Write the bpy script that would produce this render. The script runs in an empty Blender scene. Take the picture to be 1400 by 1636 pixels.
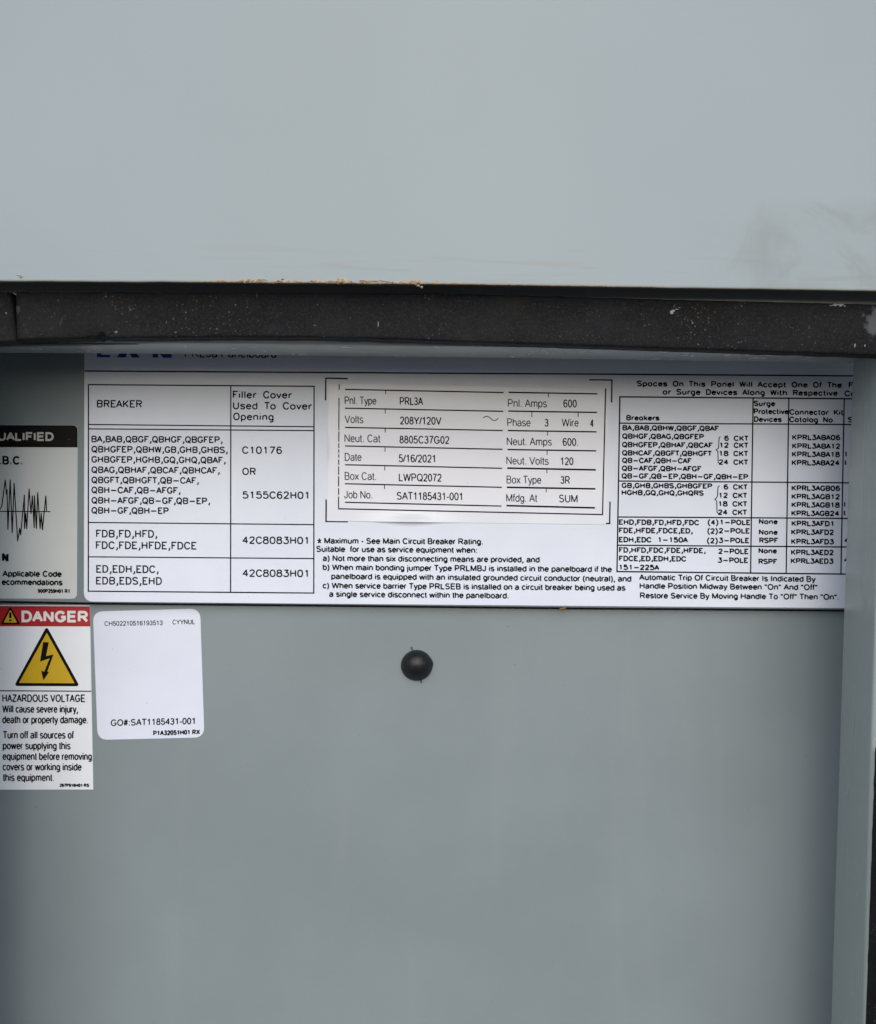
import bpy, bmesh, math, random
from mathutils import Matrix, Vector, noise
R = math.radians
random.seed(7)
scene = bpy.context.scene

# ------------------------------------------------------------------ camera
U = 0.0002           # metres per photograph pixel on the face of the upper cover plate
D = 0.33             # camera to that plate
ROLL = R(0.45)
H0 = 1.5             # height of the camera above the ground
cr, sr = math.cos(ROLL), math.sin(ROLL)
cam_d = bpy.data.cameras.new('camera'); cam = bpy.data.objects.new('camera', cam_d)
scene.collection.objects.link(cam); scene.camera = cam
cam_d.sensor_fit = 'VERTICAL'; cam_d.sensor_height = 24.0
cam_d.lens = 24.0 * D / (1636 * U); cam_d.clip_start = 0.01; cam_d.clip_end = 3000
cam.matrix_world = Matrix(((cr, -sr, 0, 0), (0, 0, -1, -D), (sr, cr, 0, H0), (0, 0, 0, 1)))

# ------------------------------------------------------------------ daylight: bright overcast
SUN_EL, SUN_AZ = R(29), R(-1)     # azimuth to the right of straight out from the plates
world = bpy.data.worlds.new('World'); scene.world = world; world.use_nodes = True
wn = world.node_tree.nodes; wl = world.node_tree.links
sky = wn.new('ShaderNodeTexSky'); sky.sky_type = 'NISHITA'; sky.sun_disc = False
sky.sun_elevation = SUN_EL; sky.sun_rotation = math.pi - SUN_AZ
sky.air_density = 1.0; sky.dust_density = 1.6; sky.ozone_density = 1.0
bg = wn['Background']; bg.inputs[1].default_value = 0.07
wl.new(sky.outputs[0], bg.inputs[0])
sd = bpy.data.lights.new('sun', 'SUN'); sd.energy = 1.5; sd.angle = R(84); sd.color = (1.0, 0.985, 0.965)
sun = bpy.data.objects.new('sun', sd); scene.collection.objects.link(sun)
sdir = Vector((math.sin(SUN_AZ)*math.cos(SUN_EL), -math.cos(SUN_AZ)*math.cos(SUN_EL), math.sin(SUN_EL)))
sun.rotation_euler = sdir.to_track_quat('Z', 'Y').to_euler(); sun.location = sdir * 3
vs = scene.view_settings
vs.view_transform = 'Standard'; vs.look = 'None'; vs.exposure = 0.62; vs.gamma = 1.0; vs.use_curve_mapping = False
scene.cycles.max_bounces = 8

# ------------------------------------------------------------------ mapping and mesh helpers
def W(px, py, d=0.0):
    """photo pixel on the plane lying d metres in front of the upper plate"""
    s = (D - d) / D * U
    dx, dz = (px - 700) * s, (818 - py) * s
    return Vector((dx*cr - dz*sr, -d, H0 + dx*sr + dz*cr))

def link(name, me, mat, parent=None, base=None):
    if mat is not None and not me.materials: me.materials.append(mat)
    o = bpy.data.objects.new(name, me); scene.collection.objects.link(o)
    if parent is not None: o.parent = parent
    return o

def mesh(name, verts, faces, mat, parent=None, uvs=None, smooth=False):
    off = Vector((0, 0, 0)); p = parent
    while p is not None: off += p.location; p = p.parent
    c = Vector(verts[0]) if parent is None else off
    me = bpy.data.meshes.new(name)
    me.from_pydata([tuple(Vector(v) - c) for v in verts], [], faces)
    if uvs is not None:
        ul = me.uv_layers.new(name='UVMap')
        for poly in me.polygons:
            for li in poly.loop_indices:
                ul.data[li].uv = uvs[me.loops[li].vertex_index]
    if smooth:
        me.polygons.foreach_set('use_smooth', [True]*len(me.polygons))
    me.update()
    o = link(name, me, mat, parent)
    if parent is None: o.location = c
    return o

def fixn(o):
    bm = bmesh.new(); bm.from_mesh(o.data)
    bmesh.ops.recalc_face_normals(bm, faces=bm.faces); bm.to_mesh(o.data); bm.free(); return o

def bevel(o, w, seg=3):
    m = o.modifiers.new('bevel', 'BEVEL'); m.width = w; m.segments = seg; m.limit_method = 'ANGLE'; m.angle_limit = R(40)
    m.harden_normals = False
    o.data.polygons.foreach_set('use_smooth', [True]*len(o.data.polygons))
    return o

def thing(name, loc, label, cat, group=None):
    o = bpy.data.objects.new(name, None); scene.collection.objects.link(o)
    o.empty_display_size = 0.01; o.location = loc; o['label'] = label; o['category'] = cat
    if group: o['group'] = group
    return o

def tag(o, label, cat, group=None):
    o['label'] = label; o['category'] = cat
    if group: o['group'] = group
    return o

def prism(name, poly, d0, d1, mat, parent=None):
    """polygon in photo pixels at depth d0 (front), extruded straight back to d1"""
    f = [W(x, y, d0) for x, y in poly]; n = len(f)
    b = [Vector((v.x, -d1, v.z)) for v in f]
    faces = [list(range(n))[::-1], list(range(n, 2*n))] + [[i, (i+1) % n, n+(i+1) % n, n+i] for i in range(n)]
    return fixn(mesh(name, f+b, faces, mat, parent, uvs=[(x/1000, y/1000) for x, y in poly]*2))

def rounded(pts, rad, seg=7, which=None):
    out = []; n = len(pts)
    for i in range(n):
        p = Vector(pts[i]); a = (Vector(pts[i-1])-p); b = (Vector(pts[(i+1) % n])-p)
        r = rad if which is None or i in which else 0
        if r <= 0: out.append(tuple(p)); continue
        a.normalize(); b.normalize()
        for k in range(seg+1):
            t = k/seg; q0 = p+a*r*(1-t); q1 = p+b*r*t
            q = q0*(1-t)+q1*t
            out.append(tuple(q))
    return out

# ------------------------------------------------------------------ materials
def newmat(name):
    m = bpy.data.materials.new(name); m.use_nodes = True
    nt = m.node_tree; b = nt.nodes['Principled BSDF']
    return m, nt, b

def nn(nt, t, **kw):
    n = nt.nodes.new(t)
    for k, v in kw.items(): setattr(n, k, v)
    return n

def math_(nt, op, a, b=None, c=None, clamp=False):
    n = nt.nodes.new('ShaderNodeMath'); n.operation = op; n.use_clamp = clamp
    for i, v in enumerate((a, b, c)):
        if v is None: continue
        if isinstance(v, (int, float)): n.inputs[i].default_value = v
        else: nt.links.new(v, n.inputs[i])
    return n.outputs[0]

def noise_(nt, vec, scale, detail=3, rough=0.55, dist=0.0):
    n = nt.nodes.new('ShaderNodeTexNoise'); n.inputs['Scale'].default_value = scale
    n.inputs['Detail'].default_value = detail; n.inputs['Roughness'].default_value = rough
    n.inputs['Distortion'].default_value = dist
    if vec is not None: nt.links.new(vec, n.inputs['Vector'])
    return n.outputs[0]

def ramp_(nt, v, a, b):   # smooth 0..1 between a and b
    n = nt.nodes.new('ShaderNodeMapRange'); n.interpolation_type = 'SMOOTHSTEP'
    nt.links.new(v, n.inputs[0]); n.inputs[1].default_value = a; n.inputs[2].default_value = b
    return n.outputs[0]

def mix_(nt, f, a, b):
    n = nt.nodes.new('ShaderNodeMix'); n.data_type = 'RGBA'
    for i, v in ((0, f), (6, a), (7, b)):
        if isinstance(v, (int, float)): n.inputs[i].default_value = v
        elif isinstance(v, tuple): n.inputs[i].default_value = (*v, 1)
        else: nt.links.new(v, n.inputs[i])
    return n.outputs[2]

def objvec(nt): return nt.nodes.new('ShaderNodeTexCoord').outputs['Object']

GREY = (0.235, 0.290, 0.300)
def paint(name, col=GREY, rough=0.42, blotch=0.05, bumpy=0.10):
    m, nt, b = newmat(name); v = objvec(nt)
    big = noise_(nt, v, 14, 4, 0.55); sm = noise_(nt, v, 420, 2)
    c1 = tuple(x*(1-blotch) for x in col); c2 = tuple(min(1, x*(1+blotch)) for x in col)
    c = mix_(nt, ramp_(nt, big, .35, .65), c1, c2)
    mp = nt.nodes.new('ShaderNodeMapping'); nt.links.new(v, mp.inputs[0]); mp.inputs['Scale'].default_value = (90, 90, 7); mp.inputs['Rotation'].default_value = (0, R(6), 0)
    wipe = ramp_(nt, noise_(nt, mp.outputs[0], 1.0, 4, .6, .6), .56, .74)      # faint wiped dust
    dus = ramp_(nt, noise_(nt, v, 1300, 2, .6), .70, .78)
    c = mix_(nt, math_(nt, 'MULTIPLY', wipe, .06), c, (.33, .34, .33))
    c = mix_(nt, math_(nt, 'MULTIPLY', dus, .22), c, (.12, .12, .115))
    nt.links.new(c, b.inputs['Base Color'])
    r = math_(nt, 'ADD', math_(nt, 'MULTIPLY', wipe, .08), math_(nt, 'MULTIPLY_ADD', big, 0.16, rough-0.08)); nt.links.new(r, b.inputs['Roughness'])
    bp = nn(nt, 'ShaderNodeBump'); bp.inputs['Strength'].default_value = bumpy; bp.inputs['Distance'].default_value = 0.0002
    nt.links.new(math_(nt, 'ADD', sm, math_(nt, 'MULTIPLY', noise_(nt, v, 1500, 2), .4)), bp.inputs['Height'])
    nt.links.new(bp.outputs[0], b.inputs['Normal'])
    return m

M_plate = paint('grey_enamel', (.222, .266, .287), 0.40, 0.045, .18)
M_return = paint('glossy_grey_enamel', (.285, .332, .340), 0.24, 0.03, 0.05)
M_inner = paint('inner_grey_enamel', (0.25, 0.285, 0.29), 0.5, 0.05)

def flat(name, col, rough=0.45, spec=0.4, metallic=0):
    m, nt, b = newmat(name); b.inputs['Base Color'].default_value = (*col, 1)
    b.inputs['Roughness'].default_value = rough; b.inputs['Specular IOR Level'].default_value = spec
    b.inputs['Metallic'].default_value = metallic
    return m

def film(name, col, rough, blotch=0.025, bump=0.06):
    """printed vinyl: faint mottling, dust and waviness"""
    m, nt, b = newmat(name); v = objvec(nt)
    big = noise_(nt, v, 35, 4, .6)
    c = mix_(nt, ramp_(nt, big, .3, .7), tuple(x*(1-blotch) for x in col), tuple(min(.95, x*(1+blotch)) for x in col))
    dust = ramp_(nt, noise_(nt, v, 900, 2, .6), .735, .79)
    c = mix_(nt, math_(nt, 'MULTIPLY', dust, .45), c, (.25, .24, .24))
    nt.links.new(c, b.inputs['Base Color'])
    nt.links.new(math_(nt, 'MULTIPLY_ADD', big, .2, rough-.1), b.inputs['Roughness'])
    bp = nn(nt, 'ShaderNodeBump'); bp.inputs['Strength'].default_value = bump; bp.inputs['Distance'].default_value = .0006
    nt.links.new(noise_(nt, v, 60, 3), bp.inputs['Height']); nt.links.new(bp.outputs[0], b.inputs['Normal'])
    return m

M_white = film('white_label_film', (0.755, 0.81, 0.95), 0.36, .03, .12)
M_white_dull = film('dull_white_label_film', (0.56, 0.60, 0.615), 0.45)
M_white_danger = film('danger_label_film', (0.82, 0.86, 0.93), 0.42)
M_name = film('clear_nameplate_film', (0.81, 0.84, 0.955), 0.24, .02, .12)
M_qr = film('serial_label_film', (0.72, 0.77, 0.90), 0.36)
M_ink = flat('black_ink', (0.004, 0.004, 0.006), 0.6, .08)
M_ink2 = flat('worn_black_ink', (0.016, 0.016, 0.02), 0.6, .12)
M_blackfilm = film('black_label_film', (0.004, 0.004, 0.005), 0.5, .2)
M_blackfilm.node_tree.nodes['Principled BSDF'].inputs['Specular IOR Level'].default_value = .12
M_greyink = flat('grey_white_ink', (0.50, 0.50, 0.48), 0.5)
M_whiteink = flat('white_ink', (0.80, 0.80, 0.80), 0.45)
M_red = film('red_label_film', (0.42, 0.012, 0.022), 0.38, .06)
M_yellow = film('yellow_label_film', (0.62, 0.40, 0.012), 0.40, .05)
M_blue = flat('blue_ink', (0.008, 0.03, 0.30), 0.4)
M_rust = flat('rust', (0.30, 0.165, 0.10), 0.9, .2)
M_chip_glint = flat('primer_and_glint', (0.50, 0.46, 0.38), 0.8, .2)
M_dirt = flat('dirt', (0.10, 0.105, 0.10), 0.9, .2)

# ------------------------------------------------------------------ stroke lettering
HS = {}
def hs(ch, adv, s):
    HS[ch] = (adv/21, [[(float(a)/21, float(b)/21) for a, b in zip(q.split()[0::2], q.split()[1::2])] for q in s.split('|')] if s else [])
_BT = '4 21 13 21 16 20 17 19 18 17 18 15 17 13 16 12 13 11'
_C = '18 16 17 18 15 20 13 21 9 21 7 20 5 18 4 16 3 13 3 8 4 5 5 3 7 1 9 0 13 0 15 1 17 3 18 5'
_O = '9 21 7 20 5 18 4 16 3 13 3 8 4 5 5 3 7 1 9 0 13 0 15 1 17 3 18 5 19 8 19 13 18 16 17 18 15 20 13 21 9 21'
_a = '15 11 13 13 11 14 8 14 6 13 4 11 3 8 3 6 4 3 6 1 8 0 11 0 13 1 15 3'
_b = '4 11 6 13 8 14 11 14 13 13 15 11 16 8 16 6 15 3 13 1 11 0 8 0 6 1 4 3'
for ch, adv, s in [
 (' ', 16, ''), ('A', 18, '1 0 9 21 17 0|4 7 14 7'), ('B', 21, '4 21 4 0|'+_BT+'|4 11 13 11 16 10 17 9 18 7 18 4 17 2 16 1 13 0 4 0'),
 ('C', 21, _C), ('D', 21, '4 0 4 21 11 21 14 20 16 18 17 16 18 13 18 8 17 5 16 3 14 1 11 0 4 0'),
 ('E', 19, '17 21 4 21 4 0 17 0|4 11 12 11'), ('F', 18, '17 21 4 21 4 0|4 11 12 11'), ('G', 21, _C+' 18 8 13 8'),
 ('H', 22, '4 21 4 0|18 21 18 0|4 11 18 11'), ('I', 8, '4 21 4 0'), ('K', 21, '4 21 4 0|18 21 4 7|9 12 18 0'),
 ('L', 17, '4 21 4 0 16 0'), ('N', 22, '4 0 4 21 18 0 18 21'), ('O', 22, _O), ('P', 21, '4 0 4 21 13 21 16 20 17 19 18 17 18 14 17 12 16 11 13 10 4 10'),
 ('Q', 22, _O+'|11 6.5 19.5 -4'), ('R', 21, '4 0 '+_BT+' 4 11|11 11 18 0'),
 ('S', 20, '17 18 15 20 12 21 8 21 5 20 3 18 3 16 4 14 5 13 7 12 13 10 15 9 16 8 17 6 17 3 15 1 12 0 8 0 5 1 3 3'),
 ('T', 16, '8 21 8 0|1 21 15 21'), ('U', 22, '4 21 4 6 5 3 7 1 10 0 12 0 15 1 17 3 18 6 18 21'), ('V', 18, '1 21 9 0 17 21'),
 ('W', 24, '2 21 7 0 12 21 17 0 22 21'),
 ('a', 19, '15 14 15 0|'+_a), ('b', 19, '4 21 4 0|'+_b), ('c', 18, _a), ('d', 19, '15 21 15 0|'+_a),
 ('e', 18, '3 8 15 8 15 10 14 12 13 13 11 14 8 14 6 13 4 11 3 8 3 6 4 3 6 1 8 0 11 0 13 1 15 3'),
 ('f', 12, '10 21 8 21 6 20 5 17 5 0|2 14 9 14'), ('g', 19, '15 14 15 -2 14 -5 13 -6 11 -7 8 -7 6 -6|'+_a),
 ('h', 19, '4 21 4 0|4 10 7 13 9 14 12 14 14 13 15 10 15 0'), ('i', 8, '4 14 4 0|4 20.2 4 21.8'), ('k', 17, '4 21 4 0|14 14 4 4|8 8 15 0'),
 ('l', 8, '4 21 4 0'), ('n', 19, '4 14 4 0|4 10 6 13 9 14 12 14 14 13 15 10 15 0'), ('o', 19, '8 14 6 13 4 11 3 8 3 6 4 3 6 1 8 0 11 0 13 1 15 3 16 6 16 8 15 11 13 13 11 14 8 14'),
 ('p', 19, '4 14 4 -7|'+_b), ('r', 13, '4 14 4 0|4 8 5 11 7 13 9 14 12 14'),
 ('s', 17, '14 11 13 13 10 14 7 14 4 13 3 11 4 9 6 8 11 7 13 6 14 4 14 3 13 1 10 0 7 0 4 1 3 3'),
 ('t', 12, '5 21 5 4 6 1 8 0 10 0|2 14 9 14'), ('u', 19, '4 14 4 4 5 1 7 0 10 0 12 1 15 4|15 14 15 0'), ('v', 16, '2 14 8 0 14 14'), ('w', 22, '3 14 7 0 11 14 15 0 19 14'),
 ('0', 20, '9 21 6 20 4 17 3 12 3 9 4 4 6 1 9 0 11 0 14 1 16 4 17 9 17 12 16 17 14 20 11 21 9 21'), ('1', 20, '6 17 8 18 11 21 11 0'),
 ('2', 20, '4 16 4 17 5 19 6 20 8 21 12 21 14 20 15 19 16 17 16 15 15 13 13 10 3 0 17 0'),
 ('3', 20, '5 21 16 21 10 13 13 13 15 12 16 11 17 8 17 6 16 3 14 1 11 0 8 0 5 1 4 2 3 4'), ('4', 20, '13 0 13 21 3 7 18 7'),
 ('5', 20, '15 21 5 21 4 12 5 13 8 14 11 14 14 13 16 11 17 8 17 6 16 3 14 1 11 0 8 0 5 1 4 2 3 4'),
 ('6', 20, '16 18 15 20 12 21 10 21 7 20 5 17 4 12 4 7 5 3 7 1 10 0 11 0 14 1 16 3 17 6 17 7 16 10 14 12 11 13 10 13 7 12 5 10 4 7'),
 ('7', 20, '3 21 17 21 7 0'), ('8', 20, '8 21 5 20 4 18 4 16 5 14 7 13 11 12 14 11 16 9 17 7 17 4 16 2 15 1 12 0 8 0 5 1 4 2 3 4 3 7 4 9 6 11 9 12 13 13 15 14 16 16 16 18 15 20 12 21 8 21'),
 ('9', 20, '16 14 15 11 13 9 10 8 9 8 6 9 4 11 3 14 3 15 4 18 6 20 9 21 10 21 13 20 15 18 16 14 16 9 15 4 13 1 10 0 8 0 5 1 4 3'),
 (',', 10, '4.5 1.5 6.5 1.5 6.5 -2 3.5 -6'), ('.', 10, '4 1 6 1'), ('-', 26, '4 9 22 9'), ('(', 14, '11 25 9 23 7 20 5 16 4 11 4 7 5 2 7 -2 9 -5 11 -7'),
 (')', 14, '3 25 5 23 7 20 9 16 10 11 10 7 9 2 7 -2 5 -5 3 -7')]:
    hs(ch, adv, s)

def arc(cx, cy, rx, ry, a0, a1):
    n = max(3, int(abs(a1-a0)/18)+1)
    return [(cx+rx*math.cos(R(a0+(a1-a0)*i/n)), cy+ry*math.sin(R(a0+(a1-a0)*i/n))) for i in range(n+1)]
XH = .72
G = {}
def gl(ch, adv, *st): G[ch] = (adv, [list(s) for s in st])
def P(*v): return list(zip(v[0::2], v[1::2]))
gl(' ', .39)
gl('A', .93, P(.03, 0, .465, 1, .90, 0), P(.19, .35, .74, .35))
gl('B', .93, P(.12, 0, .12, 1)+[(.50, 1)]+arc(.50, .76, .27, .24, 80, -80)+[(.12, .52)], [(.5, .52)]+arc(.54, .26, .29, .26, 80, -90)+[(.12, 0)])
gl('C', 1.0, arc(.52, .5, .42, .5, 38, 322))
gl('D', 1.0, [(.12, 0), (.12, 1), (.48, 1)]+arc(.48, .5, .42, .5, 80, -80)+[(.48, 0), (.12, 0)])
gl('E', .93, P(.83, 1, .13, 1, .13, 0, .85, 0), P(.13, .52, .78, .52))
gl('F', .85, P(.80, 1, .13, 1, .13, 0), P(.13, .5, .70, .5))
gl('G', 1.09, arc(.55, .5, .45, .5, 38, 325), P(.96, .12, .96, .45, .60, .45))
gl('H', 1.0, P(.12, 0, .12, 1), P(.88, 0, .88, 1), P(.12, .52, .88, .52))
gl('I', .39, P(.195, 0, .195, 1))
gl('J', .70, [(.56, 1), (.56, .3)]+arc(.31, .3, .25, .3, 0, -175))
gl('K', .93, P(.12, 0, .12, 1), P(.84, 1, .12, .35), P(.38, .59, .88, 0))
gl('L', .78, P(.12, 1, .12, 0, .73, 0))
gl('M', 1.16, P(.11, 0, .11, 1, .58, .05, 1.05, 1, 1.05, 0))
gl('N', 1.0, P(.12, 0, .12, 1, .88, 0, .88, 1))
gl('O', 1.09, arc(.545, .5, .46, .5, 0, 360))
gl('P', .93, [(.12, 0), (.12, 1), (.52, 1)]+arc(.54, .72, .28, .28, 80, -80)+[(.52, .44), (.12, .44)])
gl('Q', 1.09, arc(.545, .5, .46, .5, 0, 360), P(.62, .24, 1.02, -.06))
gl('R', 1.0, P(.12, 0, .12, 1), [(.06, 1), (.56, 1)]+arc(.58, .74, .28, .26, 80, -80)+[(.56, .48), (.12, .48)], P(.50, .48, .92, 0))
gl('S', .93, arc(.46, .75, .33, .25, 25, 230)+[(.46, .52)]+arc(.46, .26, .36, .26, 60, -160))
gl('T', .85, P(.03, 1, .82, 1), P(.425, 1, .425, 0))
gl('U', 1.0, [(.12, 1), (.12, .34)]+arc(.5, .34, .38, .34, 180, 360)+[(.88, 1)])
gl('V', .93, P(.03, 1, .465, 0, .90, 1))
gl('W', 1.32, P(.03, 1, .33, 0, .66, .97, .99, 0, 1.29, 1))
gl('X', .93, P(.04, 1, .89, 0), P(.89, 1, .04, 0))
gl('Y', .93, P(.03, 1, .465, .45, .90, 1), P(.465, .45, .465, 0))
gl('Z', .85, P(.06, 1, .78, 1, .05, 0, .80, 0))
gl('a', .78, arc(.37, .52, .27, .2, 165, 40)+[(.66, .5), (.66, .1), (.71, 0)], [(.65, .42), (.35, .38)]+arc(.32, .19, .25, .19, 100, 300)+[(.55, .05), (.66, .2)])
gl('b', .78, P(.10, 1, .10, 0), arc(.40, XH/2, .30, XH/2, 160, -160))
gl('c', .70, arc(.38, XH/2, .30, XH/2, 40, 320))
gl('d', .78, P(.68, 1, .68, 0), arc(.38, XH/2, .30, XH/2, 20, 340))
gl('e', .78, [(.10, .385), (.69, .385)]+arc(.39, XH/2, .30, XH/2, 8, 325))
gl('f', .39, [(.40, .985), (.33, 1)]+arc(.30, .85, .13, .15, 90, 180)+[(.17, 0)], P(.02, XH-.02, .37, XH-.02))
gl('g', .78, [(.67, XH), (.67, -.05)]+arc(.39, -.03, .28, .23, 0, -150), arc(.38, XH/2+.01, .29, XH/2-.01, 20, 340))
gl('h', .78, P(.10, 1, .10, 0), [(.10, .45)]+arc(.39, .46, .28, .26, 160, 0)+[(.67, 0)])
gl('i', .31, P(.155, 0, .155, XH), P(.155, .89, .155, 1.01))
gl('j', .31, P(.155, XH, .155, -.15, .10, -.26, 0, -.26), P(.155, .89, .155, 1.01))
gl('k', .70, P(.10, 0, .10, 1), P(.62, XH, .10, .24), P(.30, .43, .66, 0))
gl('l', .31, P(.155, 0, .155, 1))
gl('m', 1.16, P(.10, XH, .10, 0), [(.10, .47)]+arc(.34, .48, .24, .24, 160, 0)+[(.58, 0)], [(.58, .47)]+arc(.82, .48, .24, .24, 160, 0)+[(1.06, 0)])
gl('n', .78, P(.10, XH, .10, 0), [(.10, .45)]+arc(.39, .46, .28, .26, 160, 0)+[(.67, 0)])
gl('o', .78, arc(.39, XH/2, .31, XH/2, 0, 360))
gl('p', .78, P(.10, XH, .10, -.28), arc(.40, XH/2, .30, XH/2, 160, -160))
gl('q', .78, P(.68, XH, .68, -.28), arc(.38, XH/2, .30, XH/2, 20, 340))
gl('r', .46, P(.10, XH, .10, 0), [(.10, .42)]+arc(.35, .45, .25, .26, 170, 75))
gl('s', .70, arc(.35, .54, .25, .18, 25, 230)+[(.35, .37)]+arc(.35, .18, .27, .18, 60, -160))
gl('t', .39, [(.18, .95), (.18, .14)]+arc(.30, .14, .12, .13, 180, 270)+[(.38, .01)], P(.02, XH-.02, .36, XH-.02))
gl('u', .78, P(.67, XH, .67, 0), [(.10, XH), (.10, .26)]+arc(.38, .26, .28, .26, 180, 340))
gl('v', .70, P(.03, XH, .35, 0, .67, XH))
gl('w', 1.0, P(.03, XH, .25, 0, .50, XH-.02, .75, 0, .97, XH))
gl('x', .70, P(.04, XH, .66, 0), P(.66, XH, .04, 0))
gl('y', .70, P(.03, XH, .36, 0), P(.67, XH, .32, -.17, .22, -.26, .08, -.26))
gl('z', .70, P(.05, XH, .62, XH, .05, 0, .64, 0))
gl('0', .78, arc(.39, .5, .30, .5, 0, 360))
gl('1', .78, P(.14, .76, .34, .86, .45, 1, .45, 0))
gl('2', .78, arc(.39, .72, .29, .28, 170, -25)+[(.55, .45), (.09, 0), (.70, 0)])
gl('3', .78, arc(.37, .75, .26, .25, 155, -80), arc(.37, .27, .30, .27, 85, -165), P(.26, .52, .42, .52))
gl('4', .78, P(.55, 0, .55, 1, .05, .27, .74, .27))
gl('5', .78, [(.65, 1), (.20, 1), (.12, .50)]+arc(.38, .31, .31, .31, 125, -165))
gl('6', .78, arc(.40, .30, .28, .30, 0, 360), arc(.44, .60, .34, .40, 40, 190)+[(.11, .32)])
gl('7', .78, P(.08, 1, .70, 1, .42, .5, .30, 0))
gl('8', .78, arc(.39, .76, .24, .24, 0, 360), arc(.39, .27, .30, .27, 0, 360))
gl('9', .78, arc(.38, .70, .28, .30, 0, 360), [(.67, .68)]+arc(.34, .40, .34, .40, 10, -140))
gl('.', .39, P(.13, .05, .26, .05))
gl(',', .39, P(.20, .10, .20, -.10, .10, -.28))
gl(':', .39, P(.13, .05, .26, .05), P(.13, .62, .26, .62))
gl('-', .46, P(.05, .36, .42, .36))
gl('/', .39, P(0, 0, .39, 1))
gl('(', .46, arc(.55, .37, .42, .68, 115, 245))
gl(')', .46, arc(-.09, .37, .42, .68, 65, -65))
gl('"', .50, P(.13, 1, .13, .68), P(.36, 1, .36, .68))
gl('*', .80, P(.40, .45, .40, .95), P(.40, .45, .02, .60), P(.40, .45, .78, .60), P(.40, .45, .16, .02), P(.40, .45, .64, .02))
gl('#', .78, P(.18, 0, .32, 1), P(.46, 0, .60, 1), P(.03, .33, .73, .33), P(.05, .67, .75, .67))

def ribbon(pts, w, verts, faces, lift):
    """flat pen stroke of width w along a polyline; pts (x, y)"""
    p = [Vector(q) for q in pts]
    q = [p[0]]
    for a in p[1:]:
        if (a-q[-1]).length > 1e-6: q.append(a)
    p = q
    if len(p) < 2: return
    for i in range(1, len(p)-1):      # very sharp turns: two butted strokes
        if (p[i]-p[i-1]).normalized().dot((p[i+1]-p[i]).normalized()) < -.25:
            e = (p[i]-p[i-1]).normalized()*w*.15
            ribbon([tuple(v) for v in p[:i]]+[tuple(p[i]+e)], w, verts, faces, lift)
            e = (p[i]-p[i+1]).normalized()*w*.15
            ribbon([tuple(p[i]+e)]+[tuple(v) for v in p[i+1:]], w, verts, faces, lift+.0000025)
            return
    closed = len(p) > 3 and (p[0]-p[-1]).length < 1e-5
    if closed: p = p[:-1]
    n = len(p); b = len(verts)
    for i in range(n):
        if closed or 0 < i < n-1:
            a = (p[i]-p[i-1]).normalized(); c = (p[(i+1) % n]-p[i]).normalized()
            t = a+c
            if t.length < 1e-3: t = a.copy()
            t.normalize(); k = min(1/max(.3, abs(t.dot(a))), 2.2)
        else:
            t = (p[1]-p[0]).normalized() if i == 0 else (p[-1]-p[-2]).normalized(); k = 1
        o = Vector((-t.y, t.x))*w/2*k
        verts.append((p[i].x+o.x, p[i].y+o.y, lift)); verts.append((p[i].x-o.x, p[i].y-o.y, lift))
    for i in range(n if closed else n-1):
        j = (i+1) % n
        faces.append((b+2*i, b+2*i+1, b+2*j+1, b+2*j))

def to_surface(name, V, F, mat, parent, d, surf=None):
    vs_ = [W(x, y, d+l+(surf(x, y) if surf else 0)) for x, y, l in V]
    return mesh(name, vs_, F, mat, parent)

def text(s, x0, x1, yb, cap, parent, d, mat=None, pen=1.2, font='h', slope=.0080, y1=None, surf=None, name='text_line', lean=0.0):
    """one printed line: from x0 to x1 on the baseline, capitals cap pixels high, pen width in pixels"""
    T = HS if font == 'h' else G
    if font == 'g' and cap < 14: cap *= 1.07
    st = []; x = 0; mid = []
    for ch in s:
        adv, ss = T[ch]
        if ch == ' ' and font == 'h': adv = 18/21
        for q in ss: st.append([(x+a, b) for a, b in q]); mid.append(x+adv/2)
        x += adv
    xs = [a for q in st for a, b in q]; lo, hi = min(xs), max(xs)
    pw = pen*(1.68 if font == 'h' else 1.38)
    kx = (x1-x0-pw)/(hi-lo) if hi > lo else cap
    ky = cap-pw
    if y1 is not None and x1 > x0: slope = (y1-yb)/(x1-x0)
    V, F = [], []
    for i, q in enumerate(st):
        pts = []
        for a, b in q:
            if font == 'g':
                sh = max(.6, 1-.42*pw/(.8*kx)); a = mid[i]+(a-mid[i])*sh
            xx = x0+pw/2+(a-lo)*kx; yy = pw/2+b*ky
            pts.append((xx-yy*slope*.9+lean*yy, yb+(xx-x0)*slope-yy))
        ribbon(pts, pw, V, F, .000005*(i % 14))
    return to_surface(name, V, F, mat or M_ink, parent, d, surf)

def rule(segs, w, parent, d, mat=None, surf=None, name='table_rule'):
    V, F = [], []; w = w*1.5
    for i, q in enumerate(segs):
        pts = []
        for a, b in zip(q[:-1], q[1:]):
            n = 1 if surf is None else 24
            pts += [(a[0]+(b[0]-a[0])*k/n, a[1]+(b[1]-a[1])*k/n) for k in range(n)]
        pts.append(q[-1])
        ribbon(pts, w, V, F, .000005*i)
    return to_surface(name, V, F, mat or M_ink, parent, d, surf)

def area(name, poly, parent, d, mat):
    """a flat printed patch"""
    return fixn(mesh(name, [W(x, y, d) for x, y in poly], [list(range(len(poly)))], mat, parent))

# ------------------------------------------------------------------ ground
gm, gnt, gb = newmat('concrete_ground')
gv = objvec(gnt)
gnt.links.new(mix_(gnt, noise_(gnt, gv, .8, 6), (.06, .06, .057), (.11, .107, .10)), gb.inputs['Base Color']); gb.inputs['Roughness'].default_value = .9
g = mesh('ground', [(-1500, -1500, 0), (1500, -1500, 0), (1500, 1500, 0), (-1500, 1500, 0)], [(0, 1, 2, 3)], gm)
g['kind'] = 'structure'

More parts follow.
